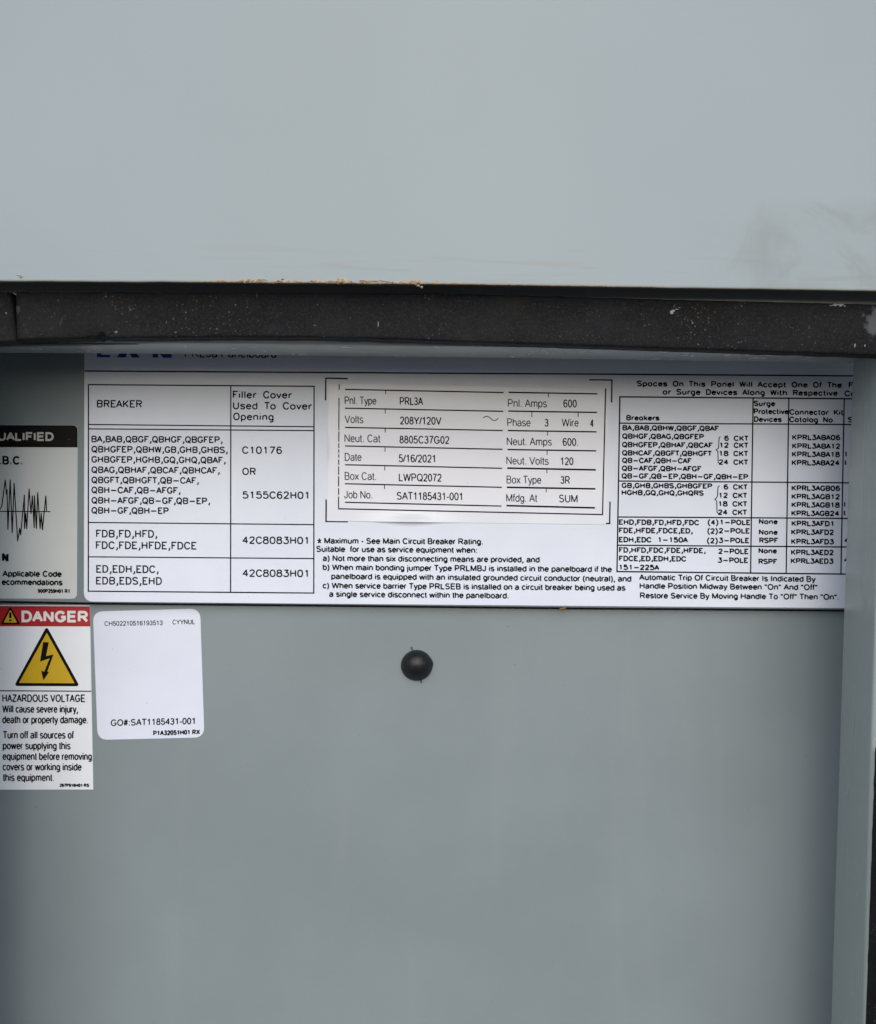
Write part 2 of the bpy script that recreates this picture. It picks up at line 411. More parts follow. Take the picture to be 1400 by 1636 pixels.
# ------------------------------------------------------------------ enclosure
GAP, RET = 0.0250, 0.0204
F0 = GAP + RET                 # face of the flange round the opening
COV = F0 + 0.0125              # face of the upper cover
enc = thing('electrical_enclosure', W(700, 818, -0.03), 'grey painted steel enclosure with a rusty cover edge above its black foam seal', 'enclosure')

def curve(tab, x):
    if x <= tab[0][0]: 
        (a, b), (c, d_) = tab[0], tab[1]; return b+(d_-b)*(x-a)/(c-a)
    for (a, b), (c, d_) in zip(tab[:-1], tab[1:]):
        if x <= c: 
            return b+(d_-b)*(x-a)/(c-a)
    (a, b), (c, d_) = tab[-2], tab[-1]; return b+(d_-b)*(x-a)/(c-a)

COVB = [(0, 449.5), (350, 451.5), (750, 455.0), (1100, 460.5), (1400, 465)]

# upper cover: a folded sheet with its own rust and smudges; u = along, v = height above the lower edge
def cover_material():
    m, nt, b = newmat('weathered_grey_enamel')
    tc = nt.nodes.new('ShaderNodeTexCoord'); v = tc.outputs['UV']; ob = tc.outputs['Object']
    sep = nt.nodes.new('ShaderNodeSeparateXYZ'); nt.links.new(v, sep.inputs[0]); X, Y = sep.outputs[0], sep.outputs[1]
    big = noise_(nt, ob, 9, 4, .5)
    col = (0.288, 0.350, 0.385)
    c = mix_(nt, ramp_(nt, big, .3, .7), tuple(k*.965 for k in col), tuple(k*1.035 for k in col))
    # grey brown smear low on the right
    w1 = noise_(nt, v, 7, 5, .6, .6); w2 = noise_(nt, v, 7, 6, .6, .9)
    dx = math_(nt, 'MULTIPLY', math_(nt, 'SUBTRACT', X, 1.33), 4.3); dy = math_(nt, 'MULTIPLY', math_(nt, 'SUBTRACT', Y, .045), 8.5)
    rr = math_(nt, 'SQRT', math_(nt, 'ADD', math_(nt, 'MULTIPLY', dx, dx), math_(nt, 'MULTIPLY', dy, dy)))
    rr = math_(nt, 'ADD', rr, math_(nt, 'MULTIPLY', math_(nt, 'SUBTRACT', w1, .5), 1.5))
    sm = math_(nt, 'MULTIPLY', math_(nt, 'SUBTRACT', 1.0, ramp_(nt, rr, .55, 1.05)), math_(nt, 'MULTIPLY_ADD', ramp_(nt, w2, .38, .62), .30, .10))
    c = mix_(nt, sm, c, (.215, .222, .215))
    # wiped streaks along the lower edge
    mp = nt.nodes.new('ShaderNodeMapping'); nt.links.new(v, mp.inputs[0]); mp.inputs['Scale'].default_value = (2.6, 34, 1); mp.inputs['Rotation'].default_value = (0, 0, R(4))
    stn = noise_(nt, mp.outputs[0], 1.6, 4, .55, .5)
    low = math_(nt, 'SUBTRACT', 1.0, ramp_(nt, Y, .015, .085))
    st = math_(nt, 'MULTIPLY', math_(nt, 'MULTIPLY', ramp_(nt, stn, .52, .66), low), .45)
    c = mix_(nt, st, c, (.27, .285, .27))
    # rust and primer at the very edge
    rn = noise_(nt, v, 34, 5, .7, .4); rn2 = noise_(nt, v, 9, 2)
    xr = math_(nt, 'MULTIPLY', ramp_(nt, X, .30, .40), math_(nt, 'SUBTRACT', 1.0, ramp_(nt, X, .66, .80)))
    reach = math_(nt, 'MULTIPLY_ADD', math_(nt, 'MULTIPLY', xr, ramp_(nt, rn, .46, .66)), .0075, .0006)
    reach = math_(nt, 'ADD', reach, math_(nt, 'MULTIPLY', ramp_(nt, X, .20, .42), math_(nt, 'MULTIPLY', math_(nt, 'SUBTRACT', 1.0, ramp_(nt, X, 1.0, 1.15)), math_(nt, 'MULTIPLY', rn2, .0022))))
    dd = math_(nt, 'SUBTRACT', reach, Y)
    stain = ramp_(nt, dd, -.0035, .001); rust = ramp_(nt, dd, -.0002, .0006)
    c = mix_(nt, math_(nt, 'MULTIPLY', stain, .55), c, (.42, .38, .28))
    rc = mix_(nt, ramp_(nt, noise_(nt, v, 160, 3), .42, .6), (.48, .42, .31), (.34, .22, .13))
    c = mix_(nt, rust, c, rc)
    nt.links.new(c, b.inputs['Base Color'])
    ro = math_(nt, 'MULTIPLY_ADD', rust, .4, .40); nt.links.new(math_(nt, 'ADD', ro, math_(nt, 'MULTIPLY', sm, .25)), b.inputs['Roughness'])
    bp = nn(nt, 'ShaderNodeBump'); bp.inputs['Strength'].default_value = .12; bp.inputs['Distance'].default_value = .0002
    hgt = math_(nt, 'ADD', noise_(nt, ob, 420, 2), math_(nt, 'MULTIPLY', rust, math_(nt, 'MULTIPLY', rn, 6.0)))
    nt.links.new(hgt, bp.inputs['Height']); nt.links.new(bp.outputs[0], b.inputs['Normal'])
    return m
M_cover = cover_material()
mr, nt_, b_ = newmat('rusty_cut_edge'); ov = objvec(nt_)
nt_.links.new(mix_(nt_, ramp_(nt_, noise_(nt_, ov, 60, 4), .4, .65), (.25, .235, .18), (.30, .18, .07)), b_.inputs['Base Color']); b_.inputs['Roughness'].default_value = .85

xs = [-500, -400, -250, -120, -40] + list(range(0, 1401, 20)) + [1440, 1520, 1650, 1800, 1900]
dist = [0, .8, 2, 4, 8, 16, 30, 60, 120, 220, 340, 460, 700, 1000]
V, UV, Fc = [], [], []
for x in xs:
    jag = (noise.noise(Vector((x*.021, 3, 0)))*1.0)
    for k, q in enumerate(dist):
        roll = .00035 if k == 0 else (.0001 if k == 1 else 0)
        V.append(W(x, curve(COVB, x)+jag*(1 if k < 4 else 0)-q, COV-roll + .0006*noise.noise(Vector((x*.002, q*.003, 1))))); UV.append((x/1000, q/1000))
n = len(dist)
for i in range(len(xs)-1):
    for k in range(n-1): Fc.append((i*n+k, (i+1)*n+k, (i+1)*n+k+1, i*n+k+1))
cov = fixn(mesh('upper_cover', V, Fc, M_cover, enc, uvs=UV, smooth=True))
# bottom thickness and inner face of the sheet
V2 = []; 
for x in xs:
    a = V[xs.index(x)*n]; V2 += [a+Vector((0, .00001, 0)), Vector((a.x, -(COV-.0032), a.z+.0003)), Vector((a.x, -(COV-.0032), a.z+.03))]
F2 = []
for i in range(len(xs)-1):
    for k in range(2): F2.append((i*3+k, (i+1)*3+k, (i+1)*3+k+1, i*3+k+1))
edge = fixn(mesh('cover_edge', V2, F2, mr, cov))
# flakes of lifted paint, crusts of rust along the edge, a painted highlight far left
def blob(bm, x, y, rx, ry, h, d):
    c = W(x, y, d); n_ = 9; ring = []
    a0 = random.random()*6
    for k in range(n_):
        a = a0+k*2*math.pi/n_; q = random.uniform(.65, 1.2)
        ring.append(bm.verts.new((c.x+math.cos(a)*rx*U*.85*q, c.y, c.z+math.sin(a)*ry*U*.85*q)))
    t = bm.verts.new((c.x+random.uniform(-.2, .2)*rx*U, c.y-h, c.z+random.uniform(-.2, .2)*ry*U))
    for k in range(n_): bm.faces.new((ring[k], ring[(k+1) % n_], t))
def blobs(name, lst, mat, parent, stuff=True):
    bm = bmesh.new()
    for a in lst: blob(bm, *a)
    bmesh.ops.recalc_face_normals(bm, faces=bm.faces)
    off = Vector((0, 0, 0)); p = parent
    while p is not None: off += p.location; p = p.parent
    bmesh.ops.translate(bm, verts=bm.verts, vec=-off)
    me = bpy.data.meshes.new(name); bm.to_mesh(me); bm.free()
    o = link(name, me, mat, parent)
    if stuff: o['kind'] = 'stuff'
    return o
L1, L2 = [], []
for (xa, xb, cnt, hi, big) in ((385, 432, 26, 5.5, 1.5), (432, 462, 12, 6.5, 2.2), (493, 506, 8, 5, 1.6), (525, 566, 18, 5, 1.4), (575, 636, 26, 4.5, 1.3), (664, 674, 8, 3, 2.0), (330, 385, 12, 2.0, 1.0), (690, 1080, 26, 1.2, .8)):
    for _ in range(int(cnt*.6)):
        x = random.uniform(xa, xb); h = random.random()**1.5*hi
        L1.append((x, curve(COVB, x)-h, random.uniform(.6, 1.4)*big, random.uniform(.4, .8)*big, .00012, COV+.00015))
for (xa, xb, cnt, lo, hi) in ((524, 566, 16, 3.0, 5.0), (577, 622, 22, 3.5, 6.5), (395, 432, 8, 3, 6), (20, 40, 3, 6, 12)):  # last group: pale flecks painted in as a highlight at the far left
    for _ in range(cnt):
        x = random.uniform(xa, xb)
        L2.append((x, curve(COVB, x)-random.uniform(lo, hi), random.uniform(2, 5.5), random.uniform(.4, .9), .00015, COV+.0001))
blobs('rust_crust', L1, M_rust, cov); blobs('paint_flakes_and_glint', L2, M_chip_glint, cov)
blobs('rust_crust', [(668, 456.5, 4, 2, .0006, COV-.0004), (674, 459, 2.2, 2, .0005, COV-.0006)], M_chip_glint, cov)

# flange behind gasket and cover, with the fold returning into the box
TOPR_FAR = [(-100, 564.0), (130, 565.0), (350, 567), (750, 571.5), (1100, 576.5), (1340, 580.5), (1500, 583)]
def zat(x, y, d): return W(x, y, d)
pf = lambda x: curve(TOPR_FAR, x)
xr_ = [-330, -100, 130, 350, 750, 1100, 1362]
back = [W(x, pf(x), GAP) for x in xr_]
front = [Vector((v.x*1.0, -F0, v.z)) for v in back]
topf = [Vector((v.x, -F0, v.z+.075)) for v in back]
lipb = [Vector((v.x, -GAP, v.z+.012)) for v in back]
lipi = [Vector((v.x, -(GAP+.0018), v.z+.012)) for v in back]
inr = [Vector((v.x, -(GAP+.0018), v.z+.0018)) for v in back]
infr = [Vector((v.x, -(F0-.0018), v.z+.0018)) for v in back]
intf = [Vector((v.x, -(F0-.0018), v.z+.075)) for v in back]
loops = [topf, front, back, lipb, lipi, inr, infr, intf]
V = [p for L in loops for p in L]; m_ = len(xr_); F = []
for a in range(len(loops)):
    b = (a+1) % len(loops)
    for i in range(m_-1): F.append((a*m_+i, a*m_+i+1, b*m_+i+1, b*m_+i))
F.append([a*m_ for a in range(8)]); F.append([a*m_+m_-1 for a in range(8)][::-1])
tf = bevel(fixn(mesh('top_flange', V, F, M_return, enc)), .0009, 3)

M_strip = flat('grey_backing_strip', (.075, .075, .068), .7, .2)
prism('backing_strip', [(-140, 540), (298, 540), (309, 548.6), (200, 548.6), (100, 550.5), (20, 552), (-140, 560)], F0-.0006, F0-.0030, M_strip, enc)

# right flange: far edge then fold then face
far = [W(1363, 560, GAP), W(1348, 960, GAP), W(1326.5, 1640, GAP), W(1316, 1960, GAP)]
near = [W(1410, 540, F0), W(1399, 960, F0), W(1379.5, 1640, F0), W(1370.5, 1960, F0)]
def side_flange(far, near, sgn, name):
    t = .0018*sgn
    L = []
    for f, q in zip(far, near):
        L.append([q+Vector((.05*sgn, 0, 0)), q, f, f+Vector((.010*sgn, 0, 0)), f+Vector((.010*sgn, -.0018, 0)), f+Vector((t, -.0018, 0)), q+Vector((t, .0018, 0)), q+Vector((.05*sgn, .0018, 0))])
    V = [p for r_ in L for p in r_]; F = []
    for i in range(len(L)-1):
        for a in range(8):
            b = (a+1) % 8; F.append((i*8+a, i*8+b, (i+1)*8+b, (i+1)*8+a))
    F.append(list(range(8))); F.append([(len(L)-1)*8+a for a in range(8)][::-1])
    return bevel(fixn(mesh(name, V, F, M_return, enc)), .0019, 5)
side_flange(far, near, 1, 'side_flange')
farl = [W(-12, 545, GAP), W(-14, 960, GAP), W(-16, 1640, GAP), W(-17, 1960, GAP)]
nearl = [Vector((p.x-.001, -F0, p.z)) for p in farl]
side_flange(farl, nearl, -1, 'side_flange')
# closed box round the back of the flanges
def box(name, x0, x1, y0, y1, z0, z1, mat, parent):
    V = [(x, y, z) for x in (x0, x1) for y in (y0, y1) for z in (z0, z1)]
    F = [(0, 1, 3, 2), (4, 6, 7, 5), (0, 4, 5, 1), (2, 3, 7, 6), (0, 2, 6, 4), (1, 5, 7, 3)]
    return fixn(mesh(name, V, F, mat, parent))
zt = W(0, 100, F0).z
box('box_side', -.215, -.213, -F0+.0005, .03, H0-.26, zt+.01, M_inner, enc)
box('box_side', .206, .208, -F0+.0005, .03, H0-.26, zt+.01, M_inner, enc)
box('box_roof', -.213, .206, -F0+.0005, .03, zt-.002, zt, M_inner, enc)
box('box_back', -.213, .206, .028, .030, H0-.26, zt-.002, M_inner, enc)

# ------------------------------------------------------------------ gaskets
def gasket_material():
    m, nt, b = newmat('black_foam_rubber')
    tc = nt.nodes.new('ShaderNodeTexCoord'); v = tc.outputs['Object']; uv = tc.outputs['UV']
    sep = nt.nodes.new('ShaderNodeSeparateXYZ'); nt.links.new(uv, sep.inputs[0]); X, Y = sep.outputs[0], sep.outputs[1]
    n1 = noise_(nt, v, 70, 5, .6)
    c = mix_(nt, ramp_(nt, n1, .35, .7), (.0055, .006, .0075), (.012, .0125, .015))
    c = mix_(nt, ramp_(nt, noise_(nt, v, 1500, 3, .75), .42, .74), c, (.022, .0225, .024))
    # brownish dust film
    n2 = noise_(nt, v, 30, 4, .6, .5)
    c = mix_(nt, math_(nt, 'MULTIPLY', ramp_(nt, n2, .5, .7), .55), c, (.020, .0195, .019))
    cl = ramp_(nt, noise_(nt, v, 45, 3, .6, .8), .48, .66)
    low = ramp_(nt, Y, .2, .75)       # grit gathers towards the lower edge
    def specks(scale, thr, amount):
        vo = nt.nodes.new('ShaderNodeTexVoronoi'); vo.inputs['Scale'].default_value = scale; nt.links.new(v, vo.inputs['Vector'])
        s = math_(nt, 'SUBTRACT', 1.0, ramp_(nt, vo.outputs['Distance'], thr*.5, thr))
        sp = nt.nodes.new('ShaderNodeSeparateColor'); nt.links.new(vo.outputs['Color'], sp.inputs[0])
        pick = ramp_(nt, sp.outputs[0], 1-amount, 1-amount*.8)
        return math_(nt, 'MULTIPLY', s, pick), sp
    s1, sp1 = specks(1100, .30, .42); s2, sp2 = specks(600, .20, .16)
    k1 = math_(nt, 'MULTIPLY', s1, math_(nt, 'MULTIPLY_ADD', low, .5, math_(nt, 'MULTIPLY', cl, .55)))
    gcol = mix_(nt, ramp_(nt, sp1.outputs[1], .7, .8), (.20, .195, .18), (.30, .17, .07))
    c = mix_(nt, math_(nt, 'MULTIPLY', k1, math_(nt, 'MULTIPLY_ADD', cl, .7, .12)), c, gcol)
    c = mix_(nt, math_(nt, 'MULTIPLY', s2, math_(nt, 'MULTIPLY_ADD', cl, .6, .1)), c, (.22, .215, .20))
    # dried grey scuff at the right end
    dx = math_(nt, 'MULTIPLY', math_(nt, 'SUBTRACT', X, 1.415), 22.0); dy = math_(nt, 'MULTIPLY', math_(nt, 'SUBTRACT', Y, .33), 2.6)
    rr = math_(nt, 'ADD', math_(nt, 'SQRT', math_(nt, 'ADD', math_(nt, 'MULTIPLY', dx, dx), math_(nt, 'MULTIPLY', dy, dy))), math_(nt, 'MULTIPLY', math_(nt, 'SUBTRACT', noise_(nt, v, 330, 4, .65), .5), 1.9))
    sc = math_(nt, 'SUBTRACT', 1.0, ramp_(nt, rr, .55, .9))
    c = mix_(nt, math_(nt, 'MULTIPLY', sc, .7), c, (.13, .137, .15))
    nt.links.new(c, b.inputs['Base Color']); b.inputs['Roughness'].default_value = .72; b.inputs['Specular IOR Level'].default_value = .16
    bp = nn(nt, 'ShaderNodeBump'); bp.inputs['Strength'].default_value = .55; bp.inputs['Distance'].default_value = .0003
    nt.links.new(math_(nt, 'ADD', noise_(nt, v, 1300, 3, .7), math_(nt, 'MULTIPLY', noise_(nt, v, 260, 3), 1.4)), bp.inputs['Height'])
    nt.links.new(bp.outputs[0], b.inputs['Normal'])
    return m
M_foam = gasket_material()
GT = .0058; GD = F0+GT
GTOP = [(-300, 463), (0, 465.5), (350, 466.5), (700, 468), (900, 473), (1100, 478.5), (1400, 485.5), (1700, 494)]
GBOT = [(-300, 560), (0, 547.5), (20, 543), (100, 541), (350, 538), (500, 538.5), (600, 541), (750, 546.5), (1100, 557.5), (1400, 567.5), (1700, 578)]
def gasket(name, x0, x1, step, left=None, right=None):
    xs = []; x = x0
    while x < x1: xs.append(x); x += step
    xs.append(x1)
    prof = [(0, 1.0), (0, .5), (0, .12), (.012, .02), (.05, 0), (.15, 0), (.25, 0), (.35, 0), (.45, 0), (.55, 0), (.65, 0), (.75, 0), (.85, 0), (.95, 0), (.988, .02), (1, .10), (1, .5), (1, 1.0)]
    V, UV, F = [], [], []
    for x in xs:
        for k, (t, dpt) in enumerate(prof):
            yt, yb = curve(GTOP, x), curve(GBOT, x)
            yb += .9*noise.noise(Vector((x*.03, 5, 0)))+.5*noise.noise(Vector((x*.11, 9, 0)))
            for (cx, wd, dp) in ((147, 5, 4), (163, 5.5, 9)):   # torn notches in the lower edge
                if t > .8: yb -= dp*math.exp(-((x-cx)/wd)**4)*(1 if dpt < .5 else .3)
            yt += .7*noise.noise(Vector((x*.05, 1, 0)))
            y = yt+(yb-yt)*t; xx = x
            if left and x == x0: xx = left(t)
            if right and x == x1: xx = right(t)
            d = GD-dpt*GT
            if 0 < t < 1: d += .00022*noise.noise(Vector((xx*.02, y*.03, 2)))+.0001*noise.noise(Vector((xx*.12, y*.12, 4)))
            p = W(xx, y, GD); 
            V.append(Vector((p.x, -d, p.z))); UV.append((xx/1000, t))
    n = len(prof)
    for i in range(len(xs)-1):
        for k in range(n-1): F.append((i*n+k, i*n+k+1, (i+1)*n+k+1, (i+1)*n+k))
    F.append(list(range(n))[::-1]); F.append([(len(xs)-1)*n+k for k in range(n)])
    return fixn(mesh(name, V, F, M_foam, enc, uvs=UV, smooth=True))
gmain = gasket('top_gasket', 30, 1640, 5, left=lambda t: 26+t*1.5+1.3*noise.noise(Vector((t*14, 0, 0))))
gasket('corner_gasket', -240, 8, 6, right=lambda t: 15+min(t, .35)*14+max(0, t-.35)*8.5+1.0*noise.noise(Vector((t*11, 4, 0))))
# right vertical gasket
def vgasket():
    V, UV, F = [], [], []; ys = [1192, 1195, 1199] + list(range(1204, 1960, 7))
    prof = [(0, 1), (0, .5), (0, .1), (.02, .02), (.08, 0), (.3, 0), (.6, 0), (.9, 0), (1, .1), (1, 1)]
    for y in ys:
        xl = 1399.5-(y-1165)*.0345+.9*noise.noise(Vector((y*.05, 0, 3)))+(4 if y < 1195 else 0)
        for t, dp in prof:
            p = W(xl+80*t, y, F0); d = GD-dp*GT+(.0002*noise.noise(Vector((y*.04, t*4, 1))) if dp == 0 else 0)
            V.append(Vector((p.x, -d, p.z))); UV.append((t, y/1000))
    n = len(prof)
    for i in range(len(ys)-1):
        for k in range(n-1): F.append((i*n+k, i*n+k+1, (i+1)*n+k+1, (i+1)*n+k))
    F.append(list(range(n))); F.append([(len(ys)-1)*n+k for k in range(n)][::-1])
    return fixn(mesh('side_gasket', V, F, M_foam, enc, uvs=UV, smooth=True))
vg = vgasket()
# scrape mark, loose crumbs and fluff stuck to the foam
M_crumb = flat('pale_grit', (.27, .265, .25), .9, .2)
M_crumb2 = flat('orange_grit', (.42, .20, .06), .9, .2)
cr1, cr2 = [], []
for (cx, cy, sx, sy, cnt) in ((200, 515, 40, 14, 26), (320, 525, 60, 9, 34), (400, 532, 50, 6, 30), (470, 532, 40, 5, 20), (520, 500, 60, 18, 16), (660, 490, 60, 9, 16), (900, 498, 55, 4, 26), (960, 540, 60, 8, 34), (1080, 520, 40, 16, 34), (1150, 530, 35, 22, 46), (1290, 515, 50, 14, 40), (1330, 545, 30, 10, 14), (850, 490, 80, 10, 16), (60, 525, 30, 10, 8)):
    for _ in range(int(cnt*.6)):
        x = random.gauss(cx, sx); y = random.gauss(cy, sy)
        t = curve(GTOP, x)+5; bt = curve(GBOT, x)-4
        if not (t < y < bt) or x < 35: continue
        s = random.uniform(.30, .62)
        (cr2 if random.random() < .1 else cr1).append((x, y, s, s*.9, .00012, GD+.00006))
cr1 += [(185.5, 530.5, 2.2, 2.0, .0004, GD), (10, 500, 1.5, 1.6, .0003, GD)]
cr2 += [(281, 531, 2.4, 1.3, .0003, GD), (64+1.5, 0+534, .9, .8, .0002, GD)]
blobs('grit', cr1, M_crumb, gmain); blobs('grit', cr2, M_crumb2, gmain)
M_scrape = flat('pale_scrape', (.34, .35, .38), .8, .2)
sc_ = [(1073, 499, 3.4, 2.6, .0001, GD+.0001), (1076, 496.5, 3, 1.6, .0001, GD+.0001), (1081, 494, 3.2, .8, .0001, GD+.0001), (1086, 491.5, 1.6, .6, .0001, GD+.0001),
       (604.5, 518, .7, 4, .0001, GD+.0001), (1366, 552, 1.0, 3.4, .0001, GD+.0001), (1382, 552, .8, 2.4, .0001, GD+.0001)]
for k in range(12): sc_.append((random.uniform(1327, 1350), 486+random.uniform(0, 3), random.uniform(1.5, 3.5), random.uniform(.8, 1.5), .0001, GD+.0001))
blobs('scrape_mark', sc_, M_scrape, gmain)
M_scuff = flat('dull_scuff', (.035, .037, .04), .8, .2)
blobs('scrape_mark', [(98, 514, 1.3, 6, .00005, GD+.0001), (96, 518, 1.2, 4, .00005, GD+.0001), (100, 509, 1.0, 3, .00005, GD+.0001), (29, 495, 3, 8, .00005, GD+.0001), (24, 466, 4.5, 2.5, .0002, GD)], M_scuff, gmain)
# curl of fluff at the head of the side gasket
M_fluff = flat('pale_fibre', (.55, .52, .46), .8, .2)
def fibre(name, pts, rad, mat, parent, d):
    V, F = [], []; n_ = 5
    for i, (x, y) in enumerate(pts):
        c = W(x, y, d)
        for k in range(n_):
            a = k*2*math.pi/n_; V.append(c+Vector((math.cos(a)*rad, math.sin(a)*rad, math.sin(a)*rad*.4)))
    for i in range(len(pts)-1):
        for k in range(n_): F.append((i*n_+k, i*n_+(k+1) % n_, (i+1)*n_+(k+1) % n_, (i+1)*n_+k))
    return fixn(mesh(name, V, F, mat, parent))
fibre('loose_fibre', [(1399.5, 1178), (1396.5, 1183), (1395.5, 1189), (1396.5, 1194), (1398, 1200)], .00005, M_fluff, vg, F0+.0025)

# ------------------------------------------------------------------ cover plates inside the opening
UPB = [(-400, 957.5), (0, 960.2), (150, 963), (500, 966.2), (900, 970.6), (1020, 971.5), (1400, 974.5), (1600, 976)]
def pl(name, pts, d0, d1, label, cat):
    t = thing(name, W(700, 900, d1), label, cat)
    return t
up = thing('upper_cover_plate', W(700, 960, 0), 'flat grey steel plate behind the large white label, ending just below it', 'cover plate')
poly = [(-480, 300), (1680, 300)] + [(x, y) for x, y in UPB[::-1]]
poly[2:2] = []
upp = prism('plate_sheet', poly, 0, -.0016, M_plate, up); bevel(upp, .0003, 2)
lo = thing('lower_cover_plate', W(700, 1500, -.003), 'large plain grey steel plate filling the lower half, with a black plug', 'cover plate')
LD = -.0036      # its face
lop = prism('plate_sheet', [(x, y+3.0) for x, y in UPB]+[(1680, 2000), (-480, 2000)], LD, LD-.0016, M_plate, lo)
specks = [(811, 1001, .9), (855, 1032, .7), (822.5, 1062, 1.2), (872, 1091, .8), (801, 1113.5, .7), (884, 1134, .5), (940, 1150, 1.1), (1288, 1208, 1.2), (962, 1330, .9), (1060, 1420, .9), (1304, 1366, .7), (340, 1408, 1.0), (210, 1490, .9), (57, 1290, 1.2), (671, 999, .6), (450, 1230, .6), (1130, 1268, .6), (333, 1437, .8), (560, 1320, .5), (760, 1510, .6)]
for _ in range(110): specks.append((random.uniform(10, 1300), random.uniform(1000, 1620), random.choice((.3, .35, .4, .5, .8))))
blobs('dirt_specks', [(x, y, r_, r_*.7, .00006, LD+.00003) for x, y, r_ in specks], M_dirt, lo)
blobs('dirt_specks', [(348.5, 1049, .6, 1.0, .0001, LD+.00003)], M_crumb, lo)
# orange crumb wedged under the edge of the upper plate
rf = blobs('rust_crumb', [(899, 972.5, 5.5, 2.6, .0007, -.0004), (903, 971.5, 3.5, 2.2, .0008, -.0004), (896.5, 972.5, 3, 2.0, .0006, -.0003)], flat('orange_rust', (.36, .17, .05), .9, .2), None, False)
tag(rf, 'small orange rust crumb stuck under the lower edge of the big white label', 'crumb')
rf.data.transform(Matrix.Translation(-W(899, 972.5, 0))); rf.location = W(899, 972.5, 0)

# ------------------------------------------------------------------ big white label
LT = .00016; LI = LT+.00004
lab = thing('breaker_table_label', W(700, 780, 0), 'wide white printed label with breaker tables on the left and right and bold notes between', 'label')
left_e = [(134.7, 470), (134.8, 945)]
lp = [(135.2, 470), (1500, 470), (1500, 973.5), (1348, 971.5), (1020, 968.7), (490, 964.3), (170, 961.3), (134.2, 961)]
lp = rounded(lp, 15, 8, {7})
sheet = prism('label_sheet', lp, LT, 0, M_white, lab)
TT = dict(parent=lab, d=LI)
def z5(x): return x/3.684+130
def y5(y): return y/3.684+590
for s, a, b, y, cap in [
 ('BREAKER', 92, 358, 225, 12.2), ('Filler Cover', 892, 1243, 171, 12.2), ('Used To Cover', 893, 1361, 236, 12.2), ('Opening', 894, 1132, 300, 12.2),
 ('BA,BAB,QBGF,QBHGF,QBGFEP,', 60, 832, 430, 10.8), ('QBHGFEP,QBHW,GB,GHB,GHBS,', 60, 862, 490, 10.8), ('GHBGFEP,HGHB,GQ,GHQ,QBAF,', 60, 850, 550, 10.8),
 ('QBAG,QBHAF,QBCAF,QBHCAF,', 60, 815, 611, 10.8), ('QBGFT,QBHGFT,QB-CAF,', 60, 692, 671, 10.8), ('QBH-CAF,QB-AFGF,', 60, 584, 730, 10.8),
 ('QBH-AFGF,QB-GF,QB-EP,', 60, 758, 791, 10.8), ('QBH-GF,QBH-EP', 60, 515, 850, 10.8),
 ('C10176', 947, 1182, 498, 12.2), ('OR', 948, 1028, 623, 12), ('5155C62H01', 949, 1336, 762, 12.2),
 ('FDB,FD,HFD,', 87, 447, 990, 12.5), ('FDC,FDE,HFDE,FDCE', 86, 681, 1058, 12.5), ('42C8083H01', 948, 1334, 1028, 12.2),
 ('ED,EDH,EDC,', 88, 455, 1198, 12.5), ('EDB,EDS,EHD', 87, 475, 1267, 12.5), ('42C8083H01', 949, 1334, 1222, 12.2)]:
    text(s, z5(a), z5(b), y5(y), cap, pen=1.25, slope=.0060, **TT)
rule([[(141.5, 614.5), (502, 617.2), (501.5, 947.5), (141.3, 944.5), (141.5, 614.0)]], 1.35, name='table_frame', **TT)
rule([[(369, 616), (368.6, 946.5)]], 1.3, **TT)
for ya, yb in ((678.2, 681.8), (685.2, 688), (834.7, 838.2), (889.6, 892.4)): rule([[(142, ya), (501.5, yb)]], 1.25, **TT)
rule([[(135.4, 592.7), (500, 595), (1000, 598), (1499, 601.5)]], 1.5, **TT)
# cut off heading
text('PRL3a Panelboard', 295, 442, 571.0, 13, pen=1.4, font='g', slope=.008, **TT)
lg = []
area('logo_letter', [(155, 551), (176, 551.2), (176, 554.5), (162, 554.4), (162, 559), (174, 559.1), (174, 562.4), (162, 562.3), (162, 567), (176, 567.1), (176, 570.9), (155, 570.6)], lab, LI, M_blue)
area('logo_letter', [(200, 551), (208, 551), (223.5, 571.2), (211, 571.1), (204, 560), (201.5, 571), (186.8, 570.9)], lab, LI, M_blue)
area('logo_letter', [(244, 551.3), (252, 551.4), (266, 563), (266, 551.6), (274.5, 551.7), (274.8, 571.6), (260.5, 571.5), (252.6, 562), (252.7, 571.4), (244, 571.3)], lab, LI, M_blue)
# corner brackets for the nameplate
rule([[(556, 605), (520.8, 604.2), (520.4, 639.6)]], 1.5, name='corner_bracket', **TT)
rule([[(941.8, 606.8), (977.9, 607.2), (977.3, 643)]], 1.5, name='corner_bracket', **TT)
rule([[(556, 833.6), (521.1, 833), (521.3, 798)]], 1.5, name='corner_bracket', **TT)
rule([[(960, 836.3), (974.2, 836.4), (974.8, 801.4)]], 1.5, name='corner_bracket', **TT)
# bold notes
def z7(x): return x/2.6415+490
def y7(y): return y/2.6415+820
for s, a, b, ya, yb in [
 ('* Maximum - See Main Circuit Breaker Rating.', 42, 746, 129, 133), ('Suitable  for use as service equipment when:', 40, 722, 164, 169),
 ('a) Not more than six disconnecting means are provided, and', 67, 985, 203, 209),
 ('b) When main bonding jumper Type PRLMBJ is installed in the panelboard if the', 67, 1290, 241, 250),
 ('panelboard is equipped with an insulated grounded circuit conductor (neutral), and', 103, 1372, 279, 290),
 ('c) When service barrier Type PRLSEB is installed on a circuit breaker being used as', 67, 1347, 318, 328),
 ('a single service disconnect within the panelboard.', 94, 855, 354, 361)]:
    text(s, z7(a), z7(b), y7(ya), 9.5, y1=y7(yb), pen=1.5, font='g', **TT)
